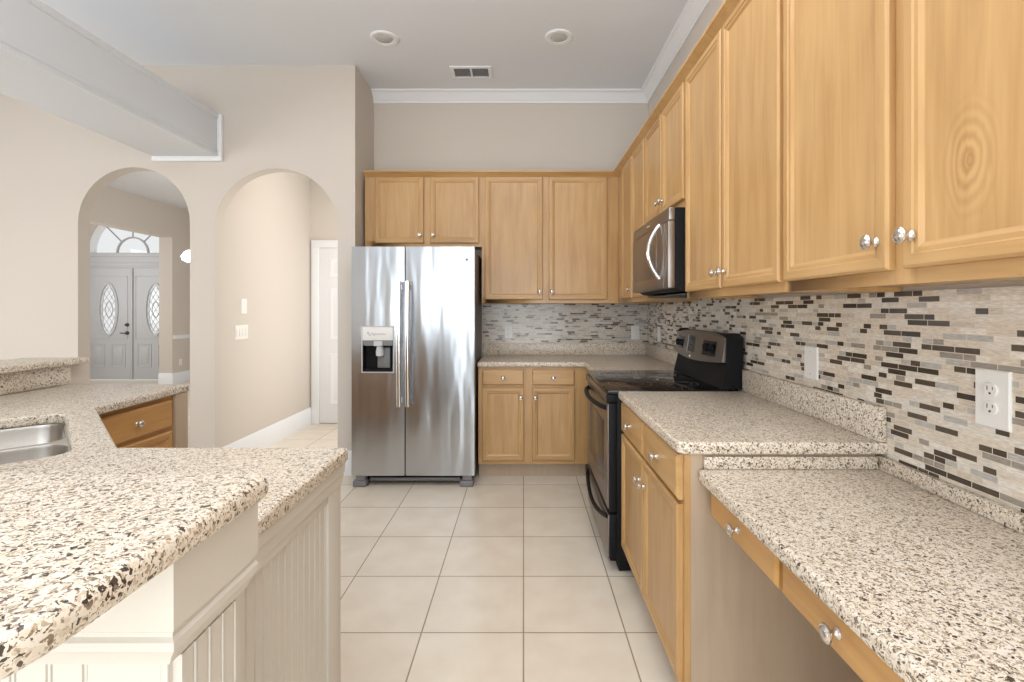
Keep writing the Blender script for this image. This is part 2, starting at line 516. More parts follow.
# ================================================================== ROOM SHELL
XR, YB, ZC = 1.105, 4.28, 3.22        # right wall, kitchen back wall, ceiling
YA = 3.80                             # face of the wall with the arches
b = NB(); bx(b, -8.8, 1.3, -2.4, 9.2, -0.1, 0.0); struct('floor', b, 'floor')
b = NB(); bx(b, -5.6, 1.3, -2.4, YB+0.1, ZC, ZC+0.1); struct('ceiling', b, 'ceil')
b = NB(); bx(b, -8.8, -2.45, YB+0.1, 9.1, 3.12, 3.22); struct('ceiling.001', b, 'ceil')
b = NB(); bx(b, -2.44, -1.33, 3.91, 5.58, 2.80, 2.90); struct('ceiling.002', b, 'ceil')
b = NB(); bx(b, -1.325, XR+0.1, YB, YB+0.1, 0, ZC); struct('wall_back', b, 'wall')
b = NB(); bx(b, XR, XR+0.12, -2.4, YB-0.0005, 0, ZC); struct('wall_right', b, 'wall')

b = NB()
for x0, x1, z0, z1 in ((-5.6, -2.15, 0, ZC), (-1.1, -0.75, 0, ZC), (0.95, XR, 0, ZC), (-2.15, -1.1, 2.5, ZC), (-0.75, 0.95, 2.5, ZC), (-2.15, -1.1, 0, 0.1), (-0.75, 0.95, 0, 0.1)):
    bx(b, x0, x1, -2.4, -2.25, z0, z1)
struct('wall_rear', b, 'wall')
b = NB()
bx(b, -5.6, -5.45, -2.25, -1.6, 0, ZC); bx(b, -5.6, -5.45, 2.8, 3.8, 0, ZC)
bx(b, -5.6, -5.45, -1.6, 2.8, 0, 0.1); bx(b, -5.6, -5.45, -1.6, 2.8, 2.4, ZC)
struct('wall_left', b, 'wall')

def arch_pts(cx, hw, zs, rise, n=24):
    return [(cx + hw*math.cos(PI - PI*k/n), zs + rise*math.sin(PI*k/n)) for k in range(n+1)]
poly = [(-8.2, 0), (-3.505, 0)] + arch_pts(-3.065, 0.44, 1.985, 0.435) + [(-2.625, 0)]
poly += [(-2.427, 0)] + arch_pts(-1.9445, 0.4825, 1.955, 0.455) + [(-1.462, 0), (-1.325, 0), (-1.325, ZC), (-8.2, ZC)]
b = NB(); prism(b, poly, lambda x, z, y: (x, y, z), YA, 3.905); struct('wall_far', b, 'wall', smooth=50)

# hall behind the second arch
b = NB(); bx(b, -2.53, -2.427, 3.905, 5.5, 0, 2.80); struct('wall_hall_left', b, 'wall')
b = NB(); bx(b, -1.462, -1.3255, 3.905, 5.5, 0, ZC); struct('wall_hall_right', b, 'wall')
b = NB(); bx(b, -2.53, -1.3255, 5.5, 5.6, 0, 2.80); struct('wall_hall_end', b, 'wall')
# foyer behind the first arch
poly = [(3.905, 0), (4.6, 0), (4.6, 2.56), (8.43, 2.56), (8.43, 0), (8.86, 0), (8.86, 3.12), (3.905, 3.12)]
b = NB(); prism(b, poly, lambda y, z, x: (x, y, z), -6.36, -6.13); struct('wall_foyer_side', b, 'wall')
b = NB(); bx(b, -8.75, -8.6, 3.905, 8.86, 0, 3.12); struct('wall_foyer_left', b, 'wall')
CX = -7.19
poly = [(-8.75, 0), (CX-0.95, 0), (CX-0.95, 2.34)] + [(CX-0.80*math.cos(PI*k/24), 2.34+0.80*math.sin(PI*k/24)) for k in range(25)] + \
       [(CX+0.95, 2.34), (CX+0.95, 0), (-2.45, 0), (-2.45, 3.12), (-8.75, 3.12)]
b = NB(); prism(b, poly, lambda x, z, y: (x, y, z), 8.86, 9.02); struct('wall_foyer_end', b, 'wall')

# crown moulding of the kitchen ceiling
cp = [(0, 3.125), (0.012, 3.125), (0.012, 3.140), (0.022, 3.148), (0.034, 3.172), (0.056, 3.188), (0.060, 3.196), (0.074, 3.200), (0.082, 3.206), (0.082, 3.2195), (0, 3.2195)]
b = NB(); sweep(b, [(-1.325, YB-0.0005), (XR-0.0005, YB-0.0005), (XR-0.0005, -2.245)], cp); struct('trim_1', b, 'white')
# baseboards
bp_ = [(0, 0), (0.018, 0), (0.018, 0.155), (0.013, 0.165), (0.013, 0.175), (0.006, 0.19), (0, 0.19)]
b = NB(); sweep(b, [(-2.4265, YA+0.001), (-2.4265, 5.4995)], bp_); struct('baseboard_hall', b, 'white')
b = NB(); sweep(b, [(-1.4615, YA-0.0005), (-1.3255, YA-0.0005)], bp_); struct('baseboard_far', b, 'white')
b = NB(); sweep(b, [(-2.6255, YA-0.0005), (-2.428, YA-0.0005)], bp_); struct('baseboard_arch', b, 'white')
b = NB(); sweep(b, [(-6.36, 8.4295), (-6.1295, 8.4295), (-6.1295, 8.855)], [(d, z) for d, z in bp_]); struct('baseboard_foyer', b, 'white')
b = NB(); sweep(b, [(-6.1295, 8.44), (-6.1295, 8.855)], [(0, 0.775), (0.012, 0.78), (0.022, 0.80), (0.022, 0.825), (0.012, 0.845), (0, 0.85)]); struct('trim_2', b, 'white')

# dropped beam crossing the room above the raised bar, with its wall trims
b = NB(); bx(b, -2.90, -2.395, -2.245, YA-0.001, 2.50, 2.815)
sweep(b, [(-2.395, YA-0.03), (-2.395, -2.245)], [(0, 2.5), (-0.008, 2.497), (-0.008, 2.512), (-0.003, 2.516), (-0.003, 2.526), (-0.008, 2.530), (-0.006, 2.545), (0, 2.55)])
sweep(b, [(-2.395, YA-0.03), (-2.395, -2.245)], [(0, 2.785), (-0.010, 2.79), (-0.014, 2.805), (-0.014, 2.822), (0, 2.822)])
tr = struct('trim_3', b, 'beam')
b = NB(); bx(b, -2.905, -2.36, YA-0.03, YA-0.001, 2.462, 2.4995, 0.004); bx(b, -2.3945, -2.36, YA-0.03, YA-0.001, 2.4995, 2.825, 0.004)
struct('wall_trim', b, 'white', tr)

# rear and family-room windows (daylight comes in here)
def window_y(name, x0, x1, z0, z1, y):
    b = NB()
    for a, c in ((x0, x0+0.06), (x1-0.06, x1), ((x0+x1)/2-0.03, (x0+x1)/2+0.03)): bx(b, a, c, y-0.04, y+0.04, z0, z1)
    bx(b, x0, x1, y-0.04, y+0.04, z0, z0+0.06); bx(b, x0, x1, y-0.04, y+0.04, z1-0.06, z1)
    o = struct(name, b, 'white')
    b = NB(); bx(b, x0, x1, y-0.004, y+0.004, z0, z1); struct('pane', b, 'pane', o)
window_y('window_1', -2.15, -1.1, 0.1, 2.5, -2.33)
window_y('window_4', -0.75, 0.95, 0.1, 2.5, -2.33)
b = NB()
for a, c in ((-1.6, -1.54), (2.74, 2.8), (0.57, 0.63)): bx(b, -5.56, -5.49, a, c, 0.1, 2.4)
bx(b, -5.56, -5.49, -1.6, 2.8, 0.1, 0.16); bx(b, -5.56, -5.49, -1.6, 2.8, 2.34, 2.4)
wn = struct('window_2', b, 'white')
b = NB(); bx(b, -5.53, -5.52, -1.6, 2.8, 0.1, 2.4); struct('pane', b, 'pane', wn)

# hall door with its casing
b = NB()
bx(b, -2.408, -2.318, 5.478, 5.4995, 0, 2.09, 0.004); bx(b, -1.52, -1.463, 5.478, 5.4995, 0, 2.09, 0.004)
bx(b, -2.408, -1.463, 5.476, 5.4995, 2.0, 2.09, 0.004)
struct('trim_4', b, 'white')
b = NB(); bx(b, -2.316, -1.522, 5.487, 5.4995, 0.012, 1.998, 0.002)
d3 = struct('door_3', b, 'white')
b = NB()
for (x0, x1) in ((-2.20, -1.97), (-1.87, -1.64)):
    for (z0, z1) in ((0.22, 0.80), (0.95, 1.55), (1.66, 1.88)):
        for k, (ins, y) in enumerate(((0, 5.4865), (0.022, 5.482))):
            pass
        o1 = [(x0, z0), (x1, z0), (x1, z1), (x0, z1)]
        vs = []
        for ins, y in ((0.0, 5.4868), (0.006, 5.481), (0.018, 5.481), (0.03, 5.4855), (0.05, 5.4855), (0.065, 5.481)):
            vs.append([b.verts.new((x0+ins, y, z0+ins)), b.verts.new((x1-ins, y, z0+ins)), b.verts.new((x1-ins, y, z1-ins)), b.verts.new((x0+ins, y, z1-ins))])
        for p, q in zip(vs, vs[1:]):
            for i in range(4): b.faces.new((p[i], p[(i+1) % 4], q[(i+1) % 4], q[i]))
        b.faces.new(vs[-1])
struct('door_panels', b, 'white', d3)

# front doors: two leaves with oval leaded glass, head frame, arched transom
def ellipse(cx, cz, rx, rz, n=32): return [(cx+rx*math.cos(2*PI*k/n), cz+rz*math.sin(2*PI*k/n)) for k in range(n)]
def ring_y(bm, e0, e1, y0, y1):
    n = len(e0)
    a = [bm.verts.new((x, y0, z)) for x, z in e0]; c = [bm.verts.new((x, y0, z)) for x, z in e1]
    d = [bm.verts.new((x, y1, z)) for x, z in e1]; g = [bm.verts.new((x, y1, z)) for x, z in e0]
    for i in range(n):
        j = (i+1) % n
        bm.faces.new((a[i], a[j], c[j], c[i])); bm.faces.new((c[i], c[j], d[j], d[i]))
        bm.faces.new((d[i], d[j], g[j], g[i])); bm.faces.new((g[i], g[j], a[j], a[i]))
def leaf(name, x0, x1, knob_x):
    cx, cz, rx, rz = (x0+x1)/2, 1.30, 0.158, 0.465
    b = NB()
    es = []
    for lp in ([(x0, 0.02), (x1, 0.02), (x1, 2.06), (x0, 2.06)], ellipse(cx, cz, rx, rz)):
        vs = [b.verts.new((x, 8.86, z)) for x, z in lp]
        for i in range(len(vs)): es.append(b.edges.new((vs[i], vs[(i+1) % len(vs)])))
    g = bmesh.ops.triangle_fill(b, edges=es, use_beauty=True)
    fs = [f for f in g['geom'] if isinstance(f, bmesh.types.BMFace)]
    ex = bmesh.ops.extrude_face_region(b, geom=fs)
    for v in ex['geom']:
        if isinstance(v, bmesh.types.BMVert): v.co.y = 8.905
    o = struct(name, b, 'doorgray')
    b = NB()
    ring_y(b, ellipse(cx, cz, rx+0.03, rz+0.03), ellipse(cx, cz, rx-0.005, rz-0.005), 8.846, 8.862)
    struct('oval_frame', b, 'doorgray', o)
    b = NB()
    wP = 0.3
    for (a, c) in ((cx-0.32, cx-0.06), (cx+0.06, cx+0.32)):
        for ins, yy in ((0, 0),):
            for q0, q1, z0, z1 in ((a, c, 0.24, 0.255), (a, c, 0.655, 0.67), (a, a+0.015, 0.255, 0.655), (c-0.015, c, 0.255, 0.655)):
                bx(b, q0, q1, 8.853, 8.8605, z0, z1, 0.003)
            bx(b, a+0.05, c-0.05, 8.854, 8.8605, 0.30, 0.61, 0.006)
    for q0, q1, z0, z1 in ((cx-0.36, cx-0.345, 0.76, 1.92), (cx+0.345, cx+0.36, 0.76, 1.92), (cx-0.345, cx+0.345, 0.76, 0.775), (cx-0.345, cx+0.345, 1.905, 1.92)):
        bx(b, q0, q1, 8.853, 8.8605, z0, z1, 0.003)
    struct('door_moulding', b, 'doorgray', o)
    b = NB()
    n_ = 32; vs = [b.verts.new((x, 8.884, z)) for x, z in ellipse(cx, cz, rx, rz, n_)]; b.faces.new(vs)
    struct('pane', b, 'frost', o)
    b = NB()
    def inside(x, z, s=0.97): return ((x-cx)/rx)**2+((z-cz)/rz)**2 < s
    for k in range(-7, 8):
        for sgn in (1, -1):
            pts = []
            for t in range(-40, 41):
                x = cx + t*0.0085; z = cz + k*0.15 + sgn*t*0.0085*1.6
                if inside(x, z): pts.append((x, 8.880, z))
            if len(pts) > 2: tube(b, [pts[0], pts[-1]], 0.0035, 5)
    tube(b, [(x, 8.880, z) for x, z in ellipse(cx, cz, rx*0.78, rz*0.86, 28)], 0.005, 5, closed=True)
    tube(b, [(x, 8.880, z) for x, z in ellipse(cx, cz, rx*0.40, rz*0.32, 20)], 0.005, 5, closed=True)
    struct('leading', b, 'lead', o)
    if knob_x:
        for nm, z, r in (('deadbolt', 1.02, 0.033), ('door_handle', 0.87, 0.035)):
            b = NB(); mt = Matrix.Translation((knob_x, 8.86, z)) @ Matrix.Rotation(R(90), 4, 'X')
            lathe(b, [(r, 0), (r, 0.010), (r*0.8, 0.016), (0.014, 0.018), (0.014, 0.04), (0.0, 0.04)], mt, 16)
            if nm == 'door_handle': bx(b, knob_x-0.10, knob_x+0.012, 8.805, 8.822, z-0.010, z+0.010, 0.006)
            else: bx(b, knob_x-0.008, knob_x+0.008, 8.805, 8.822, z-0.02, z+0.02, 0.004)
            struct(nm, b, 'dgrey', o)
    return o
leaf('door_1', CX-0.85, CX-0.006, CX-0.075)
leaf('door_2', CX+0.006, CX+0.85, None)
b = NB()
bx(b, CX-0.95, CX-0.853, 8.85, 8.93, 0, 2.34); bx(b, CX+0.853, CX+0.95, 8.85, 8.93, 0, 2.34)
bx(b, CX-0.853, CX+0.853, 8.85, 8.93, 2.065, 2.34); bx(b, CX-0.95, CX+0.95, 8.835, 8.85, 2.10, 2.16, 0.005); bx(b, CX-0.95, CX+0.95, 8.83, 8.85, 2.27, 2.34, 0.006)
bx(b, CX-0.005, CX+0.03, 8.84, 8.86, 0.02, 2.06, 0.003)
struct('trim_5', b, 'doorgray')
b = NB()
def arc_band(bm, r0, r1, y0, y1, n=28):
    for k in range(n):
        a0, a1 = PI*k/n, PI*(k+1)/n
        prism(bm, [(CX+r0*math.cos(a0), 2.341+r0*math.sin(a0)), (CX+r1*math.cos(a0), 2.341+r1*math.sin(a0)),
                   (CX+r1*math.cos(a1), 2.341+r1*math.sin(a1)), (CX+r0*math.cos(a1), 2.341+r0*math.sin(a1))], lambda x, z, y: (x, y, z), y0, y1)
arc_band(b, 0.70, 0.799, 8.87, 8.93)
w3 = struct('window_3', b, 'white')
b = NB(); arc_band(b, 0.272, 0.296, 8.875, 8.91)
for a in (45, 90, 135):
    tube(b, [(CX+0.29*math.cos(R(a)), 8.893, 2.341+0.29*math.sin(R(a))), (CX+0.705*math.cos(R(a)), 8.893, 2.341+0.705*math.sin(R(a)))], 0.012, 6)
struct('glazing_bars', b, 'lead', w3)
b = NB(); b.faces.new([b.verts.new((CX+0.71*math.cos(PI*k/24), 8.90, 2.341+0.71*math.sin(PI*k/24))) for k in range(25)]); struct('pane', b, 'pane', w3)

# ================================================================== CABINETRY
def loops_panel(bm, x0, x1, z0, z1, loops, cap=True, mi_v=0, mi_h=1, back=True):
    rings = []
    for ins, y in loops:
        rings.append([bm.verts.new(p) for p in ((x0+ins, y, z0+ins), (x1-ins, y, z0+ins), (x1-ins, y, z1-ins), (x0+ins, y, z1-ins))])
    for p, q in zip(rings, rings[1:]):
        for i in range(4):
            f = bm.faces.new((p[i], p[(i+1) % 4], q[(i+1) % 4], q[i]))
            f.material_index = mi_h if i in (0, 2) else mi_v
    if cap: bm.faces.new(rings[-1]).material_index = mi_v
    if back: bm.faces.new(rings[0][::-1]).material_index = mi_v

def knob_bm(x, y, z):
    b = NB()
    mt = Matrix.Translation((x, y, z)) @ Matrix.Rotation(R(90), 4, 'X')
    lathe(b, [(0.0105, -0.0005), (0.0105, 0.002), (0.008, 0.004), (0.0055, 0.007), (0.005, 0.013), (0.0075, 0.0165), (0.0135, 0.0185),
              (0.0165, 0.0215), (0.0165, 0.0245), (0.0145, 0.0265), (0.0125, 0.026), (0.0115, 0.0275), (0.007, 0.0295), (0.0, 0.030)], mt, 20)
    return b

DL = [(0.0, 0.0), (0.0, -0.013), (0.003, -0.0165), (0.006, -0.0185), (0.026, -0.019), (0.029, -0.016), (0.038, -0.0155), (0.044, -0.011), (0.048, -0.0095)]
def door(par, x0, x1, z0, z1, knob=None, wv='wood', wh='woodh', panel=None):
    w_, h_ = x1-x0, z1-z0
    b = NB(); loops_panel(b, 0, w_, 0, h_, DL, cap=False)
    d = obj('door', b, [wv, wh], par, 25, (x0, 0, z0))
    b = NB(); bx(b, 0.0475, w_-0.0475, -0.0096, -0.002, 0.0475, h_-0.0475)
    obj('panel', b, panel or wv, d, 25)
    if knob: obj('knob', knob_bm(knob[0]-x0, -0.0188, knob[1]-z0), 'nickel', d, 40)
    return d
def drawer(par, x0, x1, z0, z1, knobs=1, wh='woodh'):
    w_, h_ = x1-x0, z1-z0
    b = NB(); loops_panel(b, 0, w_, 0, h_, [(0, 0), (0, -0.012), (0.004, -0.016), (0.010, -0.019)], mi_v=0, mi_h=0)
    d = obj('drawer', b, wh, par, 25, (x0, 0, z0))
    obj('knob', knob_bm(w_/2, -0.0188, h_/2), 'nickel', d, 40)
    return d
def frame(par, x0, x1, z0, z1, openings, wv='wood', wh='woodh', t=0.019):
    """face frame: the outer rectangle less its openings (stiles vertical, rails horizontal)"""
    xs = sorted({x0, x1} | {o[0] for o in openings} | {o[1] for o in openings})
    zs = sorted({z0, z1} | {o[2] for o in openings} | {o[3] for o in openings})
    b = NB()
    for i in range(len(xs)-1):
        for j in range(len(zs)-1):
            cx, cz = (xs[i]+xs[i+1])/2, (zs[j]+zs[j+1])/2
            if any(o[0] < cx < o[1] and o[2] < cz < o[3] for o in openings): continue
            rail = any(o[0] < cx < o[1] for o in openings)
            bx(b, xs[i], xs[i+1], 0.0003, t, zs[j], zs[j+1], mi=1 if rail else 0)
    bmesh.ops.remove_doubles(b, verts=b.verts, dist=1e-5)
    return obj('face_frame', b, [wv, wh], par)
def carcass(par, x0, x1, y1, z0, z1, mat='wood', toe=None):
    b = NB(); t = 0.016
    bx(b, x0, x0+t, 0.019, y1, z0, z1); bx(b, x1-t, x1, 0.019, y1, z0, z1)
    bx(b, x0+t, x1-t, 0.019, y1, z0+0.012, z0+0.012+t); bx(b, x0+t, x1-t, 0.019, y1, z1-t, z1)
    bx(b, x0+t, x1-t, y1-0.006, y1, z0+0.012+t, z1-t)
    o = obj('carcass', b, mat, par)
    if toe:
        b = NB(); bx(b, x0, x1, toe, y1, 0.0, z0-0.0005); obj('toe_kick', b, 'lam', par)
    return o

ZU0, ZU1, ZD0, ZD1 = 1.352, 2.40, 1.382, 2.384
YF = 3.96                                # face of the back wall cabinets
XF = 0.775                               # face of the right wall cabinets
# --- over the refrigerator
t = thing('wall_cabinet', 'short two-door maple cabinet above the stainless refrigerator', 'cabinet', (-1.30, YF, 0))
carcass(t, 0.0, 0.957, YB-YF-0.002, 1.815, ZU1)
frame(t, 0, 0.957, 1.815, ZU1, [(0.10, 0.47, 1.86, 2.36), (0.55, 0.92, 1.86, 2.36)])
door(t, 0.086, 0.485, 1.842, ZD1, (0.457, 1.906)); door(t, 0.536, 0.937, 1.842, ZD1, (0.564, 1.906))
# --- tall pair on the back wall
t = thing('wall_cabinet', 'tall two-door maple cabinet on the back wall, right of the refrigerator', 'cabinet', (-0.342, YF, 0))
W_ = XF+0.342-0.001
carcass(t, 0, W_, YB-YF-0.002, ZU0, ZU1)
frame(t, 0, W_, ZU0, ZU1, [(0.05, 0.47, 1.40, 2.36), (0.57, 1.0, 1.40, 2.36)])
door(t, 0.026, 0.499, ZD0, ZD1, (0.474, 1.446)); door(t, 0.549, 1.027, ZD0, ZD1, (0.573, 1.446))
# --- right wall run; local x = Y0 - Y
def right_upper(label, Y0, Y1, z0, doors, zd0, panel=None):
    t = thing('wall_cabinet', label, 'cabinet', (XF, Y0, 0), R(-90))
    wd = Y0-Y1
    carcass(t, 0.0005, wd-0.0005, XR-XF-0.002, z0, ZU1)
    frame(t, 0.0005, wd-0.0005, z0, ZU1, [(Y0-a+0.02, Y0-c-0.02, zd0+0.02, ZD1-0.02) for a, c, k in doors])
    for i, (a, c, k) in enumerate(doors):
        door(t, Y0-a, Y0-c, zd0, ZD1, (Y0-k, zd0+0.062), panel=panel if (panel and i == len(doors)-1) else None)
    return t
right_upper('narrow two-door maple corner cabinet at far end of right wall, left of the microwave', 3.959, 3.035, ZU0, [(3.74, 3.40, 3.425), (3.38, 3.052, 3.077)], ZD0)
right_upper('short two-door maple cabinet directly above the microwave', 3.034, 2.286, 1.792, [(3.015, 2.668, 2.693), (2.648, 2.30, 2.623)], 1.828)
right_upper('tall two-door maple cabinet on right wall just right of the microwave', 2.285, 1.425, ZU0, [(2.266, 1.862, 1.889), (1.846, 1.436, 1.82)], ZD0)
right_upper('largest nearest maple wall cabinet at far right, knot in its last door', 1.424, 0.56, ZU0, [(1.412, 1.006, 1.036), (0.968, 0.585, 0.942)], ZD0, 'knot')
# --- crown along the cabinet tops
b = NB()
ck = [(0, 2.385), (-0.004, 2.385), (-0.008, 2.392), (-0.020, 2.400), (-0.034, 2.414), (-0.040, 2.418), (-0.040, 2.430), (0.0, 2.430), (0.012, 2.430), (0.012, 2.4005), (0, 2.4005)]
ck = [(-d, z) for d, z in ck]
sweep(b, [(-1.30, YF-0.0007), (XF-0.0007, YF-0.0007), (XF-0.0007, 0.56)], ck)
tag(obj('cabinet_crown', b, 'woodh'), 'maple crown moulding running along the tops of the wall cabinets', 'moulding')

# --- base cabinets, back wall
ZT, ZS = 0.862, 0.900                    # underside and top of the granite
BY = 3.70
t = thing('base_cabinet', 'maple base cabinet between refrigerator and range, two drawers over two doors', 'cabinet', (-0.346, BY, 0))
carcass(t, 0, 0.83, YB-BY-0.03, 0.117, ZT-0.001, toe=0.07)
frame(t, 0, 0.845, 0.117, ZT-0.001, [(0.05, 0.33, 0.73, 0.83), (0.43, 0.72, 0.73, 0.83), (0.05, 0.33, 0.17, 0.68), (0.43, 0.72, 0.17, 0.68)])
drawer(t, 0.03, 0.35, 0.722, 0.840); drawer(t, 0.41, 0.737, 0.722, 0.840)
door(t, 0.03, 0.35, 0.146, 0.703, (0.325, 0.63)); door(t, 0.41, 0.737, 0.146, 0.703, (0.435, 0.63))
# --- base cabinet, right wall, between range and desk
BX, Y0, Y1 = 0.492, 2.362, 1.476
t = thing('base_cabinet', 'maple base cabinet between black range and low desk, laminate end panel', 'cabinet', (BX, Y0, 0), R(-90))
carcass(t, 0, Y0-Y1-0.018, XR-BX-0.03, 0.125, ZT-0.001, toe=0.07)
frame(t, 0, Y0-Y1, 0.125, ZT-0.001, [(0.04, 0.42, 0.72, 0.84), (0.47, 0.85, 0.72, 0.84), (0.04, 0.42, 0.17, 0.68), (0.47, 0.85, 0.17, 0.68)])
drawer(t, 0.017, 0.432, 0.712, 0.852); drawer(t, 0.447, 0.870, 0.712, 0.852)
door(t, 0.017, 0.432, 0.152, 0.698, (0.402, 0.61)); door(t, 0.447, 0.870, 0.152, 0.698, (0.477, 0.61))
b = NB(); bx(b, Y0-Y1-0.0175, Y0-Y1, 0.0195, XR-BX-0.03, 0.0, ZT-0.001); obj('end_panel', b, 'lam', t)
# --- desk drawers hanging under the low top
DX = 0.575
t = thing('desk_drawer_unit', 'shallow honey maple unit of two drawers under the low granite desk', 'drawers', (DX, 1.4735, 0), R(-90))
carcass(t, 0.0, 0.90, 0.48, 0.665, 0.776, 'woodd')
frame(t, 0, 0.90, 0.672, 0.776, [(0.05, 0.39, 0.70, 0.75), (0.46, 0.80, 0.70, 0.75)], 'woodd', 'wooddh')
drawer(t, 0.032, 0.410, 0.684, 0.772, wh='wooddh'); drawer(t, 0.428, 0.812, 0.684, 0.772, wh='wooddh')
b = NB(); bx(b, 0.90, 0.92, 0.0, 0.50, 0.0, 0.776); obj('desk_leg_panel', b, 'lam', t)

# --- U-shaped run on the left: drawer base, sink base, peninsula
t = thing('base_cabinet', 'honey maple drawer base seen through the corner gap of the left counter', 'cabinet', (-1.815, 1.99, 0), R(90))
carcass(t, 0, 0.595, 0.60, 0.117, ZT-0.001, 'lam', toe=0.07)
frame(t, 0, 0.595, 0.117, ZT-0.001, [(0.05, 0.44, 0.73, 0.82), (0.05, 0.44, 0.17, 0.68)], 'woodd', 'wooddh')
drawer(t, 0.02, 0.485, 0.700, 0.838, wh='wooddh'); door(t, 0.02, 0.485, 0.146, 0.680, (0.045, 0.62), 'woodd', 'wooddh')
b = NB(); bx(b, 0.505, 0.595, -0.019, 0.0, 0.117, ZT-0.001, 0.001); obj('end_stile', b, 'lam', t)
s2 = math.sqrt(0.5)
t = thing('sink_base_cabinet', 'diagonal maple corner cabinet under the double sink', 'cabinet', (-1.225, 1.40, 0), R(135))
frame(t, 0, 0.80, 0.117, ZT-0.001, [(0.05, 0.38, 0.17, 0.80), (0.42, 0.75, 0.17, 0.80)], 'woodd', 'wooddh')
door(t, 0.03, 0.39, 0.146, 0.838, (0.365, 0.75), 'woodd', 'wooddh'); door(t, 0.41, 0.77, 0.146, 0.838, (0.435, 0.75), 'woodd', 'wooddh')
b = NB(); bx(b, 0.02, 0.78, 0.07, 0.085, 0, 0.117); obj('toe_kick', b, 'lam', t)

t = thing('peninsula_cabinet', 'cream painted peninsula end with beadboard panel under lower granite counter', 'cabinet', (-0.525, 0.76, 0), R(90))
PL = 1.388-0.76                          # local x = Y - 0.76, local y = depth towards -X
b = NB(); bx(b, 0, PL, 0.02, 0.66, 0.0, ZT-0.001); obj('body', b, 'panelpaint', t)
b = NB(); bx(b, PL-0.088, PL, 0.0, 0.0195, 0.0, 0.80, 0.002); bx(b, 0, PL-0.0885, 0.0, 0.0195, 0.0, 0.14, 0.002); bx(b, 0, PL-0.0885, 0.0, 0.0195, 0.778, 0.80, 0.002); bx(b, 0, 0.05, 0.0, 0.0195, 0.1405, 0.7775, 0.002)
obj('panel_frame', b, 'panelpaint', t)
def beads(bm, x0, x1, z0, z1, y, pitch=0.030, d=0.003):
    n = max(1, round((x1-x0)/pitch)); p = (x1-x0)/n
    pts = []
    for k in range(n):
        a = x0+k*p
        pts += [(a, y), (a+p-0.009, y), (a+p-0.008, y+d), (a+p-0.0065, y+d), (a+p-0.005, y-0.0008), (a+p-0.002, y-0.0008), (a+p-0.0008, y+d)]
    pts += [(x1, y+d), (x1, y+0.012), (x0, y+0.012)]
    prism(bm, pts, lambda a, c, z: (a, c, z), z0, z1)
b = NB(); beads(b, 0.05, PL-0.088, 0.14, 0.778, 0.0075); obj('beadboard', b, 'panelpaint', t, 20)
b = NB(); prism(b, [(0.0, 0.861), (-0.012, 0.861), (-0.012, 0.835), (-0.008, 0.830), (-0.008, 0.822), (-0.002, 0.800), (0.0, 0.800)], lambda y, z, x: (x, y, z), 0.0, PL)
bx(b, 0, PL, 0.0, 0.0195, 0.8002, 0.861); obj('rail_moulding', b, 'panelpaint', t, 20)

# ================================================================== HALF WALLS UNDER THE RAISED BAR
t = thing('half_wall', 'white beadboard half wall with cap moulding under the nearest raised bar', 'half wall', (-0.437, 0.597, 0))
b = NB(); bx(b, -2.17, 0, 0.012, 0.15, 0, 1.007); bx(b, -2.17, 0, 0.0, 0.0119, 0.0, 0.14, 0.002); obj('wall_core', b, 'panelpaint', t)
b = NB(); beads(b, -2.17, -0.10, 0.14, 1.0, 0.0, 0.045); bx(b, -0.0995, 0.0, -0.004, 0.0119, 0.0, 1.0, 0.002)
bx(b, -0.026, -0.008, -0.0045, -0.0039, 0.14, 0.88); obj('beadboard', b, 'panelpaint', t, 20)
b = NB()
pr = [(0, 1.007), (0.026, 1.007), (0.026, 0.922), (0.022, 0.918), (0.022, 0.913), (0.027, 0.909), (0.027, 0.899), (0.022, 0.893), (0.014, 0.882), (0.010, 0.872), (0.0, 0.870)]
sweep(b, [(-2.17, -0.0045), (0.0005, -0.0045), (0.0005, 0.15)], pr); obj('cap_moulding', b, 'panelpaint', t, 20)
b = NB(); mtx = Matrix.Rotation(R(90), 4, 'Z')
bt = NB(); beads(bt, 0.0, 0.115, 0.0, 0.870, 0.0, 0.030, 0.003)
for v in bt.verts: v.co = Vector((0.0115 - v.co.y, v.co.x + 0.005, v.co.z))
obj('end_beadboard', bt, 'panelpaint', t, 20); b.free()
b = NB(); bx(b, -2.60, -2.462, 0.75, 2.71, 0, 1.003); o = obj('half_wall', b, 'wall'); tag(o, 'beige plaster half wall behind the left counter, carrying the far granite ledge', 'half wall')

# ================================================================== GRANITE
def granite_obj(name, label, cat, outer, z0, z1, holes=(), bev=0.009):
    b = NB(); slab(b, outer, z0, z1, holes, bev)
    return tag(obj(name, b, 'granite', None, 40), label, cat)
# raised bar tops
granite_obj('bar_top', 'raised granite bar top in the near left foreground, rounded corner', 'bar top',
            fillet([(-2.74, 0.32), (-0.393, 0.32), (-0.393, 0.755), (-2.74, 0.755)], [0, 0.10, 0.016, 0], 10), 1.008, 1.046, bev=0.014)
granite_obj('bar_top', 'narrow raised granite ledge along far left half wall before the first arch', 'bar top',
            fillet([(-2.74, 0.756), (-2.388, 0.756), (-2.388, 2.665), (-2.74, 2.665)], [0, 0, 0.02, 0.02]), 1.0035, 1.036, bev=0.010)
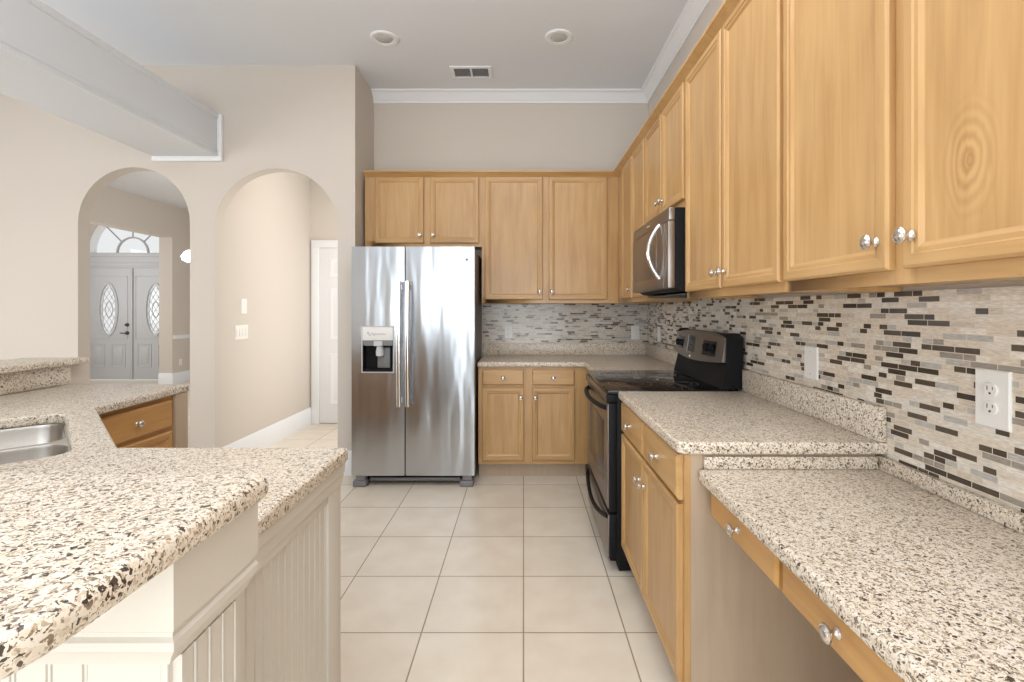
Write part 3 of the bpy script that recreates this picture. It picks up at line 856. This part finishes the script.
# U-shaped lower counter with the sink cut-out
SCx, SCy = -1.682, 1.455
def sink_pt(a, n): return (SCx - s2*a - s2*n, SCy + s2*a - s2*n)
def rrect(hx, hy, r, cx=0, cy=0): return [sink_pt(cx+x, cy+y) for x, y in fillet([(-hx, -hy), (hx, -hy), (hx, hy), (-hx, hy)], r, 6)]
hole = rrect(0.375, 0.225, 0.075)
o = granite_obj('countertop', 'lower U-shaped granite countertop holding the sink at left', 'countertop',
            fillet([(-0.505, 0.757), (-0.505, 1.405), (-1.18, 1.405), (-1.755, 1.98), (-1.795, 2.60), (-2.434, 2.60), (-2.434, 0.757)], [0, 0.02, 0, 0, 0.01, 0, 0]), ZT, ZS, [hole])
b = NB(); bx(b, -2.4595, -2.436, 0.757, 2.60, ZS+0.0005, 1.003, 0.003); obj('backsplash', b, 'granite', o)
# back counter, runs into the corner beyond the range
o = granite_obj('countertop', 'granite countertop on the back wall between refrigerator and corner', 'countertop',
            fillet([(-0.352, 3.672), (0.465, 3.672), (0.465, 3.145), (XR-0.01, 3.145), (XR-0.01, YB-0.01), (-0.352, YB-0.01)], [0.01, 0, 0, 0, 0, 0]), ZT, ZS)
b = NB(); bx(b, -0.352, XR-0.0105, YB-0.031, YB-0.0105, ZS+0.0005, 1.003, 0.003); bx(b, XR-0.031, XR-0.0105, 3.145, YB-0.0315, ZS+0.0005, 1.003, 0.003); obj('backsplash', b, 'granite', o)
# right counter
o = granite_obj('countertop', 'granite countertop right of the black range, above the desk level', 'countertop',
            fillet([(0.465, 1.452), (XR-0.01, 1.452), (XR-0.01, 2.366), (0.465, 2.366)], [0.035, 0, 0, 0]), ZT, ZS)
b = NB(); bx(b, XR-0.034, XR-0.0105, 1.454, 2.366, ZS+0.0005, 1.006, 0.003); obj('backsplash', b, 'granite', o)
# desk top
o = granite_obj('desk_counter', 'low granite desk top in the right foreground', 'desk',
            fillet([(0.53, 0.46), (XR-0.01, 0.46), (XR-0.01, 1.4735), (0.53, 1.4735)], [0.02, 0, 0, 0.015]), 0.777, 0.815)
b = NB(); bx(b, XR-0.030, XR-0.0105, 0.46, 1.4735, 0.8155, 0.856, 0.003); bx(b, 0.548, XR-0.0305, 1.462, 1.4735, 0.8155, 0.854, 0.002); obj('backsplash', b, 'granite', o)

# mosaic tile on the two walls
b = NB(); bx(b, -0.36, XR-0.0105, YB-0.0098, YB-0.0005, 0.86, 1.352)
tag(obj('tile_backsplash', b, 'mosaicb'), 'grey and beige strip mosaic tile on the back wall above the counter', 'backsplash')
b = NB(); bx(b, XR-0.0098, XR-0.0005, 0.3, YB-0.0005, 0.78, 1.352); bx(b, XR-0.0098, XR-0.0005, 2.29, 3.03, 1.352, 1.42)
tag(obj('tile_backsplash', b, 'mosaic'), 'beige strip mosaic with dark brown pieces along the right wall', 'backsplash')

# ================================================================== SINK
t = thing('kitchen_sink', 'undermount stainless double bowl sink in the left counter corner', 'sink', (0, 0, 0))
def bowl(par, cx, hx, hy):
    b = NB()
    L = []
    for ins, z in ((0.0015, 0.8595), (0.003, 0.85), (0.010, 0.70), (0.03, 0.672), (0.07, 0.665)):
        L.append([b.verts.new((x, y, z)) for x, y in rrect(hx-ins, hy-ins, max(0.02, 0.07-ins*0.5), cx)])
    for ins, z in ((0.07, 0.660), (0.028, 0.667), (0.007, 0.698), (0.0015, 0.85), (0.0005, 0.8595)):
        L.append([b.verts.new((x, y, z)) for x, y in rrect(hx-ins, hy-ins, max(0.02, 0.07-ins*0.5), cx)])
    n = len(L[0])
    for k, (p, q) in enumerate(zip(L, L[1:])):
        if k == 4: continue
        for i in range(n): b.faces.new((p[i], p[(i+1) % n], q[(i+1) % n], q[i]))
    for i in range(n): b.faces.new((L[-1][i], L[-1][(i+1) % n], L[0][(i+1) % n], L[0][i]))
    b.faces.new(L[4]); b.faces.new(L[5])
    o = obj('bowl', b, 'steel2', par, 40)
    x, y = sink_pt(cx, 0.02)
    b = NB(); lathe(b, [(0.055, 0.6655), (0.055, 0.668), (0.042, 0.668), (0.036, 0.6655), (0, 0.6655)], Matrix.Translation((x, y, 0)), 20)
    obj('drain', b, 'chrome', o)
bowl(t, -0.194, 0.179, 0.221); bowl(t, 0.194, 0.179, 0.221)
b = NB(); slab(b, rrect(0.392, 0.242, 0.085), 0.853, 0.8612, [rrect(0.180, 0.222, 0.07, -0.194), rrect(0.180, 0.222, 0.07, 0.194)], 0.002); obj('flange', b, 'steel2', t)

# ================================================================== REFRIGERATOR
t = thing('refrigerator', 'stainless side-by-side refrigerator with ice and water dispenser', 'refrigerator', (-1.258, 3.53, 0))
FW = 0.898; SX = 0.392
b = NB(); bx(b, 0.006, FW-0.006, 0.075, 0.70, 0.06, 1.745, 0.004); obj('cabinet_body', b, 'fside', t)
def fridge_door(x0, x1, hole=None):
    b = NB(); z0, z1 = 0.085, 1.76
    n = 10
    prof = []
    for k in range(n+1):
        u = k/n; x = x0+(x1-x0)*u
        prof.append((x, -0.004*(1-(2*u-1)**2)+0.004))
    if not hole:
        pl = [(x0, 0.072)] + prof + [(x1, 0.072)]
        prism(b, pl, lambda a, c, z: (a, c, z), z0, z1)
    else:
        hx0, hx1, hz0, hz1 = hole
        pl = [(x0, 0.072)] + prof + [(x1, 0.072)]
        prism(b, pl, lambda a, c, z: (a, c, z), z0, hz0); prism(b, pl, lambda a, c, z: (a, c, z), hz1, z1)
        yl = 0.0005
        L = [(x0, 0.072)] + [p for p in prof if p[0] < hx0] + [(hx0, yl), (hx0, 0.072)]
        Rr = [(hx1, 0.072), (hx1, yl)] + [p for p in prof if p[0] > hx1] + [(x1, 0.072)]
        prism(b, L, lambda a, c, z: (a, c, z), hz0, hz1); prism(b, Rr, lambda a, c, z: (a, c, z), hz0, hz1)
        bx(b, hx0, hx1, 0.066, 0.072, hz0, hz1)
        bmesh.ops.remove_doubles(b, verts=b.verts, dist=1e-5)
        bad = [f for f in b.faces if abs(f.normal.z) > 0.9 and z0+0.01 < f.calc_center_median().z < z1-0.01 and not (hx0 < f.calc_center_median().x < hx1)]
    return obj('door', b, 'steel', t, 20)
dz = (0.083, 0.305, 0.845, 1.172)
dl = fridge_door(0.0, SX-0.004, dz); dr = fridge_door(SX+0.004, FW)
def handle(par, x):
    b = NB()
    zz = [0.60+0.905*k/14 for k in range(15)]
    pts = [(x, -0.050-0.012*math.sin(PI*k/14), z) for k, z in enumerate(zz)]
    tube(b, pts, 0.0175, 12, flat=0.62)
    for z in (0.64, 1.465): bx(b, x-0.009, x+0.009, -0.046, 0.002, z-0.02, z+0.02, 0.004)
    obj('handle', b, 'chrome', par, 50)
handle(dl, SX-0.032); handle(dr, SX+0.030)
# dispenser: bright control panel over a dark recess with a paddle and tray
b = NB()
bx(b, 0.075, 0.313, -0.006, 0.0003, 1.172, 1.178, 0.002); bx(b, 0.075, 0.313, -0.006, 0.0003, 0.838, 0.845, 0.002)
bx(b, 0.075, 0.083, -0.006, 0.0003, 0.845, 1.172, 0.002); bx(b, 0.305, 0.313, -0.006, 0.0003, 0.845, 1.172, 0.002)
disp = obj('dispenser', b, 'lgrey', dl)
b = NB(); bx(b, 0.0835, 0.3045, -0.007, 0.03, 1.075, 1.1715, 0.003); cpn = obj('control_panel', b, 'plate', dl)
b = NB()
pts = []
for k in range(60):
    u = k/59
    pts.append((0.118+0.135*u, -0.0078, 1.120+0.016*math.sin(u*31)*math.exp(-2.4*u)+0.004*math.sin(u*47)))
tube(b, pts, 0.0014, 5)
obj('script_mark', b, 'mgrey', dl)
b = NB(); bx(b, 0.0835, 0.3045, 0.058, 0.0655, 0.8455, 1.0745); bx(b, 0.0835, 0.3045, 0.0, 0.0575, 0.8455, 0.862, 0.002)
bx(b, 0.0835, 0.0865, 0.0, 0.0575, 0.8625, 1.0745); bx(b, 0.3015, 0.3045, 0.0, 0.0575, 0.8625, 1.0745)
obj('recess', b, 'black', dl)
b = NB(); bx(b, 0.087, 0.301, -0.004, 0.030, 1.035, 1.0745, 0.003); obj('recess_header', b, 'mgrey', dl)
b = NB(); bx(b, 0.165, 0.228, -0.012, 0.030, 1.032, 1.070, 0.006); lathe(b, [(0.028, 0.96), (0.030, 0.99), (0.022, 1.03), (0.0, 1.03)], Matrix.Translation((0.203, 0.022, 0)), 16); obj('spout', b, 'lgrey', dl)
b = NB(); bx(b, 0.178, 0.272, 0.040, 0.056, 0.868, 1.02, 0.006); obj('paddle', b, 'mgrey', dl)
b = NB(); lathe(b, [(0.0, 0), (0.010, 0.0), (0.010, 0.002), (0.0, 0.002)], Matrix.Translation((FW-0.055, 0.002, 1.665)) @ Matrix.Rotation(R(90), 4, 'X'), 6); obj('badge', b, 'mgrey', dr)
b = NB(); bx(b, 0.02, FW-0.02, 0.06, 0.10, 0.028, 0.078); obj('kick_grille', b, 'black', t)
b = NB(); bx(b, 0.12, FW-0.11, 0.045, 0.06, 0.032, 0.055, 0.003); obj('grille_bar', b, 'mgrey', t)
for x0 in (0.008, FW-0.108):
    b = NB(); bx(b, x0, x0+0.10, 0.0, 0.11, 0.0, 0.045, 0.008); bx(b, x0+0.02, x0+0.09, 0.012, 0.11, 0.0455, 0.082, 0.006); obj('foot', b, 'mgrey', t)
for x0 in (0.02, FW-0.14):
    b = NB(); bx(b, x0, x0+0.12, 0.076, 0.14, 1.7455, 1.768, 0.006); obj('hinge_cover', b, 'fside', t)

# ================================================================== RANGE  (local: x to the camera, y into the wall)
RY = 3.138
t = thing('range', 'black and stainless electric range with smooth glass cooktop', 'stove', (0.415, RY, 0), R(-90))
RW = 0.766
b = NB(); bx(b, 0.003, RW-0.003, 0.045, 0.66, 0.06, 0.882, 0.003); obj('body', b, 'black', t)
b = NB(); bx(b, 0.0, RW, -0.004, 0.585, 0.8825, 0.906, 0.006); ct = obj('cooktop', b, 'blackgl', t)
for cx, cy, r in ((0.2, 0.15, 0.10), (0.57, 0.15, 0.115), (0.2, 0.43, 0.08), (0.57, 0.43, 0.08)):
    for rr in (r, r*0.62):
        b = NB(); lathe(b, [(rr, 0.906), (rr, 0.9063), (rr-0.002, 0.9063), (rr-0.002, 0.906), (rr, 0.906)], Matrix.Translation((cx, cy, 0)), 40)
        obj('burner_ring', b, 'mgrey', ct)
b = NB(); bx(b, 0.014, RW-0.014, -0.006, 0.045, 0.842, 0.8815, 0.003); obj('front_trim', b, 'bronze', t)
for x0 in (0.0, RW-0.0135):
    b = NB(); bx(b, x0, x0+0.0135, -0.007, 0.045, 0.842, 0.8818, 0.003); obj('trim_end_cap', b, 'black', t)
b = NB(); bx(b, 0.002, RW-0.002, 0.008, 0.0445, 0.30, 0.838, 0.005); od = obj('oven_door', b, 'black', t)
b = NB(); loops_panel(b, 0.012, RW-0.022, 0.315, 0.83, [(0, 0.0078), (0, 0.003), (0.003, 0.001), (0.10, 0.001), (0.105, 0.004)], mi_h=0); obj('steel_face', b, 'bronze', od)
b = NB(); bx(b, 0.125, RW-0.135, 0.002, 0.0075, 0.425, 0.72, 0.001); obj('oven_window', b, 'ovenglass', od)
def bow(par, name, x0, x1, z, out, drop, r, mat):
    b = NB()
    pts = [(x0+(x1-x0)*k/16, 0.004-out*math.sin(PI*k/16)**0.6, z-drop*math.sin(PI*k/16)) for k in range(17)]
    tube(b, pts, r, 10)
    obj(name, b, mat, par, 50)
bow(od, 'handle', 0.05, RW-0.06, 0.805, 0.048, 0.0, 0.0125, 'black')
b = NB(); bx(b, 0.002, RW-0.002, 0.010, 0.0445, 0.062, 0.292, 0.005); dw = obj('storage_drawer', b, 'black', t)
b = NB(); bx(b, 0.008, RW-0.012, 0.003, 0.0095, 0.07, 0.285, 0.002); obj('steel_face', b, 'bronze', dw)
bow(dw, 'handle', 0.03, RW-0.03, 0.272, 0.030, 0.05, 0.011, 'black')
b = NB(); bx(b, 0.03, RW-0.03, 0.06, 0.60, 0.0, 0.0598); obj('plinth', b, 'black', t)
# backguard: low dark riser, tilted control panel with rounded ends
b = NB(); prism(b, [(0.560, 0.9065), (0.595, 1.05), (0.665, 1.05), (0.665, 0.9065)], lambda y, z, x: (x, y, z), 0.004, RW-0.004)
prism(b, [(0.600, 1.02), (0.580, 1.035), (0.585, 1.165), (0.602, 1.182), (0.645, 1.182), (0.665, 1.16), (0.665, 1.02)], lambda y, z, x: (x, y, z), RW-0.032, RW)
prism(b, [(0.600, 1.02), (0.580, 1.035), (0.585, 1.165), (0.602, 1.182), (0.645, 1.182), (0.665, 1.16), (0.665, 1.02)], lambda y, z, x: (x, y, z), 0.0, 0.032)
prism(b, [(0.600, 1.05), (0.600, 1.175), (0.66, 1.175), (0.66, 1.05)], lambda y, z, x: (x, y, z), 0.032, RW-0.032)
bg = obj('backguard', b, 'black', t)
def face(a, z, out=0.0):                    # a across the range, z up the tilted control face (bowed towards the cook)
    bow_ = 0.022*(1-((a-RW/2)/(RW/2))**2)
    return (a, 0.566+0.16*(z-1.04) - bow_ - out, z)
b = NB()
na = 18
top = lambda a: 1.158+0.022*(1-((a-RW/2)/(RW/2))**2)
bot = lambda a: 1.040-0.022*(1-((a-RW/2)/(RW/2))**2)
F = []
for k in range(na+1):
    a = 0.012+(RW-0.024)*k/na
    row_ = []
    for j in range(5):
        z = bot(a)+(top(a)-bot(a))*j/4
        row_.append(b.verts.new(face(a, z)))
    row_.append(b.verts.new((a, 0.598, top(a)+0.002))); row_.insert(0, b.verts.new((a, 0.598, bot(a)-0.004)))
    F.append(row_)
for p, q in zip(F, F[1:]):
    for j in range(6): b.faces.new((p[j], p[j+1], q[j+1], q[j]))
    b.faces.new((p[0], q[0], q[6], p[6]))
b.faces.new(F[0]); b.faces.new(F[-1][::-1])
obj('control_panel', b, 'bronze', bg, 40)
def patch(name, a0, a1, z0, z1, out, mat):
    b = NB(); G = []
    for k in range(7):
        a = a0+(a1-a0)*k/6
        G.append([b.verts.new(face(a, z0, -0.001)), b.verts.new(face(a, z0, out)), b.verts.new(face(a, z1, out)), b.verts.new(face(a, z1, -0.001))])
    for p, q in zip(G, G[1:]):
        for j in range(4): b.faces.new((p[j], p[(j+1) % 4], q[(j+1) % 4], q[j]))
    b.faces.new(G[0]); b.faces.new(G[-1][::-1])
    return obj(name, b, mat, bg, 20)
patch('dial_plate', 0.06, 0.20, 1.065, 1.138, 0.002, 'blackgl')
patch('dial_plate', RW-0.24, RW-0.09, 1.058, 1.135, 0.002, 'blackgl')
patch('display', 0.30, 0.40, 1.060, 1.150, 0.002, 'blackgl')
patch('badge', 0.335, 0.355, 1.030, 1.038, 0.002, 'chrome')
patch('display_bezel', 0.285, 0.297, 1.055, 1.155, 0.002, 'lgrey')
for a in (0.095, 0.165, RW-0.20, RW-0.13):
    b = NB(); p = face(a, 1.098, 0.002)
    lathe(b, [(0.024, 0), (0.024, 0.003), (0.019, 0.005), (0.018, 0.013), (0.0, 0.014)], Matrix.Translation(p) @ Matrix.Rotation(R(99), 4, 'X'), 20)
    bx(b, p[0]-0.0035, p[0]+0.0035, p[1]-0.018, p[1]-0.01, p[2]-0.014, p[2]+0.018, 0.0015)
    obj('dial', b, 'black', bg)

# ================================================================== MICROWAVE
t = thing('microwave', 'over-the-range microwave with bowed chrome handle', 'microwave', (0.69, 3.030, 0), R(-90))
MW = 0.738
b = NB(); prism(b, [(0.03, 1.41), (0.03, 1.786), (XR-0.69-0.012, 1.786), (XR-0.69-0.012, 1.375), (0.06, 1.388)], lambda y, z, x: (x, y, z), 0.004, MW-0.004); obj('body', b, 'black', t)
b = NB(); bx(b, 0.0, MW, 0.0, 0.0295, 1.726, 1.787, 0.004); vs_ = obj('vent_strip', b, 'bronze', t)
b = NB(); bx(b, 0.0, MW-0.075, -0.004, 0.0295, 1.402, 1.7235, 0.004); md = obj('door', b, 'bronze', t)
b = NB(); bx(b, 0.03, MW-0.20, -0.0055, -0.0035, 1.475, 1.695, 0.001); obj('window', b, 'bronze', md)
b = NB(); bx(b, 0.0, MW-0.075, -0.0052, -0.0038, 1.402, 1.462, 0.0005); obj('lower_band', b, 'bronze', md)
b = NB(); bx(b, MW-0.074, MW, -0.004, 0.0295, 1.402, 1.7235, 0.004); obj('side_bezel', b, 'bronze', t)
b = NB()
pts = [(MW-0.145, -0.003-0.058*math.sin(PI*k/18)**0.85, 1.455+0.27*k/18) for k in range(19)]
tube(b, pts, 0.0105, 12); obj('handle', b, 'chrome', md, 50)
b = NB(); bx(b, 0.33, 0.39, -0.0012, 0.0005, 1.752, 1.762); obj('badge', b, 'chrome', vs_)
b = NB(); bx(b, 0.05, MW-0.05, 0.08, 0.35, 1.370, 1.3795, 0.002); obj('underside_vent', b, 'dgrey', t)

# ================================================================== OUTLETS AND SWITCHES  (local: x along the wall, -y out of it)
def plate(name, label, cat, loc, rz, wd, ht, kind, mat='plate', group=None):
    t = thing(name, label, cat, loc, rz, group)
    b = NB(); loops_panel(b, -wd/2, wd/2, -ht/2, ht/2, [(0, 0), (0, -0.003), (0.003, -0.0055)], mi_h=0); obj('cover_plate', b, mat, t)
    if kind == 'duplex':
        for z in (-0.021, 0.021):
            b = NB(); lathe(b, [(0.0165, 0.005), (0.0165, 0.0085), (0.0155, 0.0092), (0, 0.0092)], Matrix.Translation((0, 0, z)) @ Matrix.Rotation(R(90), 4, 'X'), 24)
            s = obj('socket', b, mat, t)
            b = NB(); bx(b, -0.0075, -0.0055, -0.0096, -0.009, z-0.001, z+0.009); bx(b, 0.0055, 0.0075, -0.0096, -0.009, z+0.0005, z+0.0075)
            lathe(b, [(0.0028, 0.009), (0.0028, 0.0096), (0, 0.0096)], Matrix.Translation((0, 0, z-0.008)) @ Matrix.Rotation(R(90), 4, 'X'), 10); obj('slots', b, 'slot', s)
    elif kind == 'switch':
        n = max(1, round(wd/0.046)-0) if wd > 0.1 else 1
        for k in range(n):
            cx = (k-(n-1)/2)*0.046
            b = NB(); bx(b, cx-0.016, cx+0.016, -0.0095, -0.005, -0.033, 0.033, 0.003); obj('rocker', b, mat, t)
    elif kind == 'blank':
        for z in (-0.042, 0.042):
            b = NB(); lathe(b, [(0.003, 0.005), (0.003, 0.0065), (0, 0.0068)], Matrix.Translation((0, 0, z)) @ Matrix.Rotation(R(90), 4, 'X'), 10)
            obj('screw', b, 'lgrey', t)
    return t
plate('wall_outlet', 'small white outlet on back wall mosaic beside the refrigerator', 'outlet', (-0.132, YB-0.0099, 1.104), 0, 0.07, 0.115, 'duplex')
plate('wall_switch', 'white switch plate on back wall mosaic near the corner', 'switch', (0.988, YB-0.0099, 1.098), 0, 0.075, 0.122, 'switch')
plate('wall_switch', 'white plate on right wall mosaic behind far end of the range', 'switch', (XR-0.0099, 3.90, 1.10), R(-90), 0.072, 0.122, 'switch')
plate('wall_plate', 'blank white plate on right wall above the counter beside the range', 'wall plate', (XR-0.0099, 1.835, 1.098), R(-90), 0.085, 0.125, 'blank')
plate('wall_outlet', 'large white duplex outlet on right wall above the low desk', 'outlet', (XR-0.0099, 1.125, 1.092), R(-90), 0.085, 0.136, 'duplex')
plate('wall_switch', 'wide ivory switch plate on the hall wall inside the second arch', 'switch', (-2.4269, 4.155, 1.105), R(90), 0.19, 0.122, 'switch', 'ivory')
plate('thermostat', 'narrow ivory thermostat box above the switches inside the second arch', 'thermostat', (-2.4269, 4.19, 1.328), R(90), 0.085, 0.13, 'none', 'ivory')
plate('wall_outlet', 'small ivory outlet under the chair rail beside the front doors', 'outlet', (-6.1297, 8.63, 0.36), R(90), 0.075, 0.115, 'duplex', 'ivory')

# ================================================================== CEILING FIXTURES
def can(x, y, label):
    t = thing('ceiling_light', label, 'ceiling light', (x, y, ZC))
    b = NB(); lathe(b, [(0.098, -0.0003), (0.098, -0.006), (0.090, -0.012), (0.062, -0.010), (0.058, -0.004), (0.058, -0.0003)], Matrix(), 32); obj('trim_ring', b, 'white', t, 40)
    b = NB(); lathe(b, [(0.0575, -0.0005), (0.0575, -0.006), (0.045, -0.012), (0.0, -0.015)], Matrix(), 32); obj('lens', b, 'lgrey', t, 40)
can(-0.983, 3.416, 'round white recessed ceiling light at left, above the refrigerator')
can(0.249, 3.40, 'round white recessed ceiling light at right, near the wall cabinets')
t = thing('ceiling_vent', 'white rectangular ceiling air vent with grey louvres', 'vent', (-0.42, 3.90, ZC))
b = NB(); hw, hd = 0.165, 0.095
bx(b, -hw, hw, -hd, -hd+0.028, -0.010, -0.0003, 0.002); bx(b, -hw, hw, hd-0.028, hd, -0.010, -0.0003, 0.002)
bx(b, -hw, -hw+0.028, -hd+0.028, hd-0.028, -0.010, -0.0003, 0.002); bx(b, hw-0.028, hw, -hd+0.028, hd-0.028, -0.010, -0.0003, 0.002); bx(b, -0.007, 0.007, -hd+0.028, hd-0.028, -0.010, -0.0003)
obj('frame', b, 'white', t)
b = NB()
for k in range(8):
    y = -hd+0.034+k*0.0173
    for x0, x1 in ((-hw+0.029, -0.008), (0.008, hw-0.029)):
        prism(b, [(y, -0.009), (y+0.002, -0.009), (y+0.010, -0.001), (y+0.008, -0.001)], lambda yy, z, x: (x, yy, z), x0, x1)
obj('louvres', b, 'lgrey', t)
b = NB(); bx(b, -hw+0.028, hw-0.028, -hd+0.028, hd-0.028, -0.0009, -0.0003); obj('duct', b, 'mgrey', t)

PX, PY, PZ = -4.14, 6.0, 1.96
t = thing('pendant_lamp', 'glowing frosted pendant lamp half hidden by the edge of the first arch', 'lamp', (PX, PY, PZ))
b = NB(); lathe(b, [(0.025, 0.075), (0.06, 0.055), (0.095, 0.0), (0.085, -0.045), (0.04, -0.07), (0, -0.075)], Matrix(), 24); obj('lamp_shade', b, 'lamp', t, 60)
b = NB(); tube(b, [(0, 0, 0.07), (0, 0, 3.12-PZ-0.03)], 0.006, 8); obj('stem', b, 'dgrey', t)
b = NB(); lathe(b, [(0.0, 3.12-PZ-0.03), (0.05, 3.12-PZ-0.025), (0.06, 3.12-PZ-0.0005), (0, 3.12-PZ-0.0005)], Matrix(), 20); obj('canopy', b, 'dgrey', t)
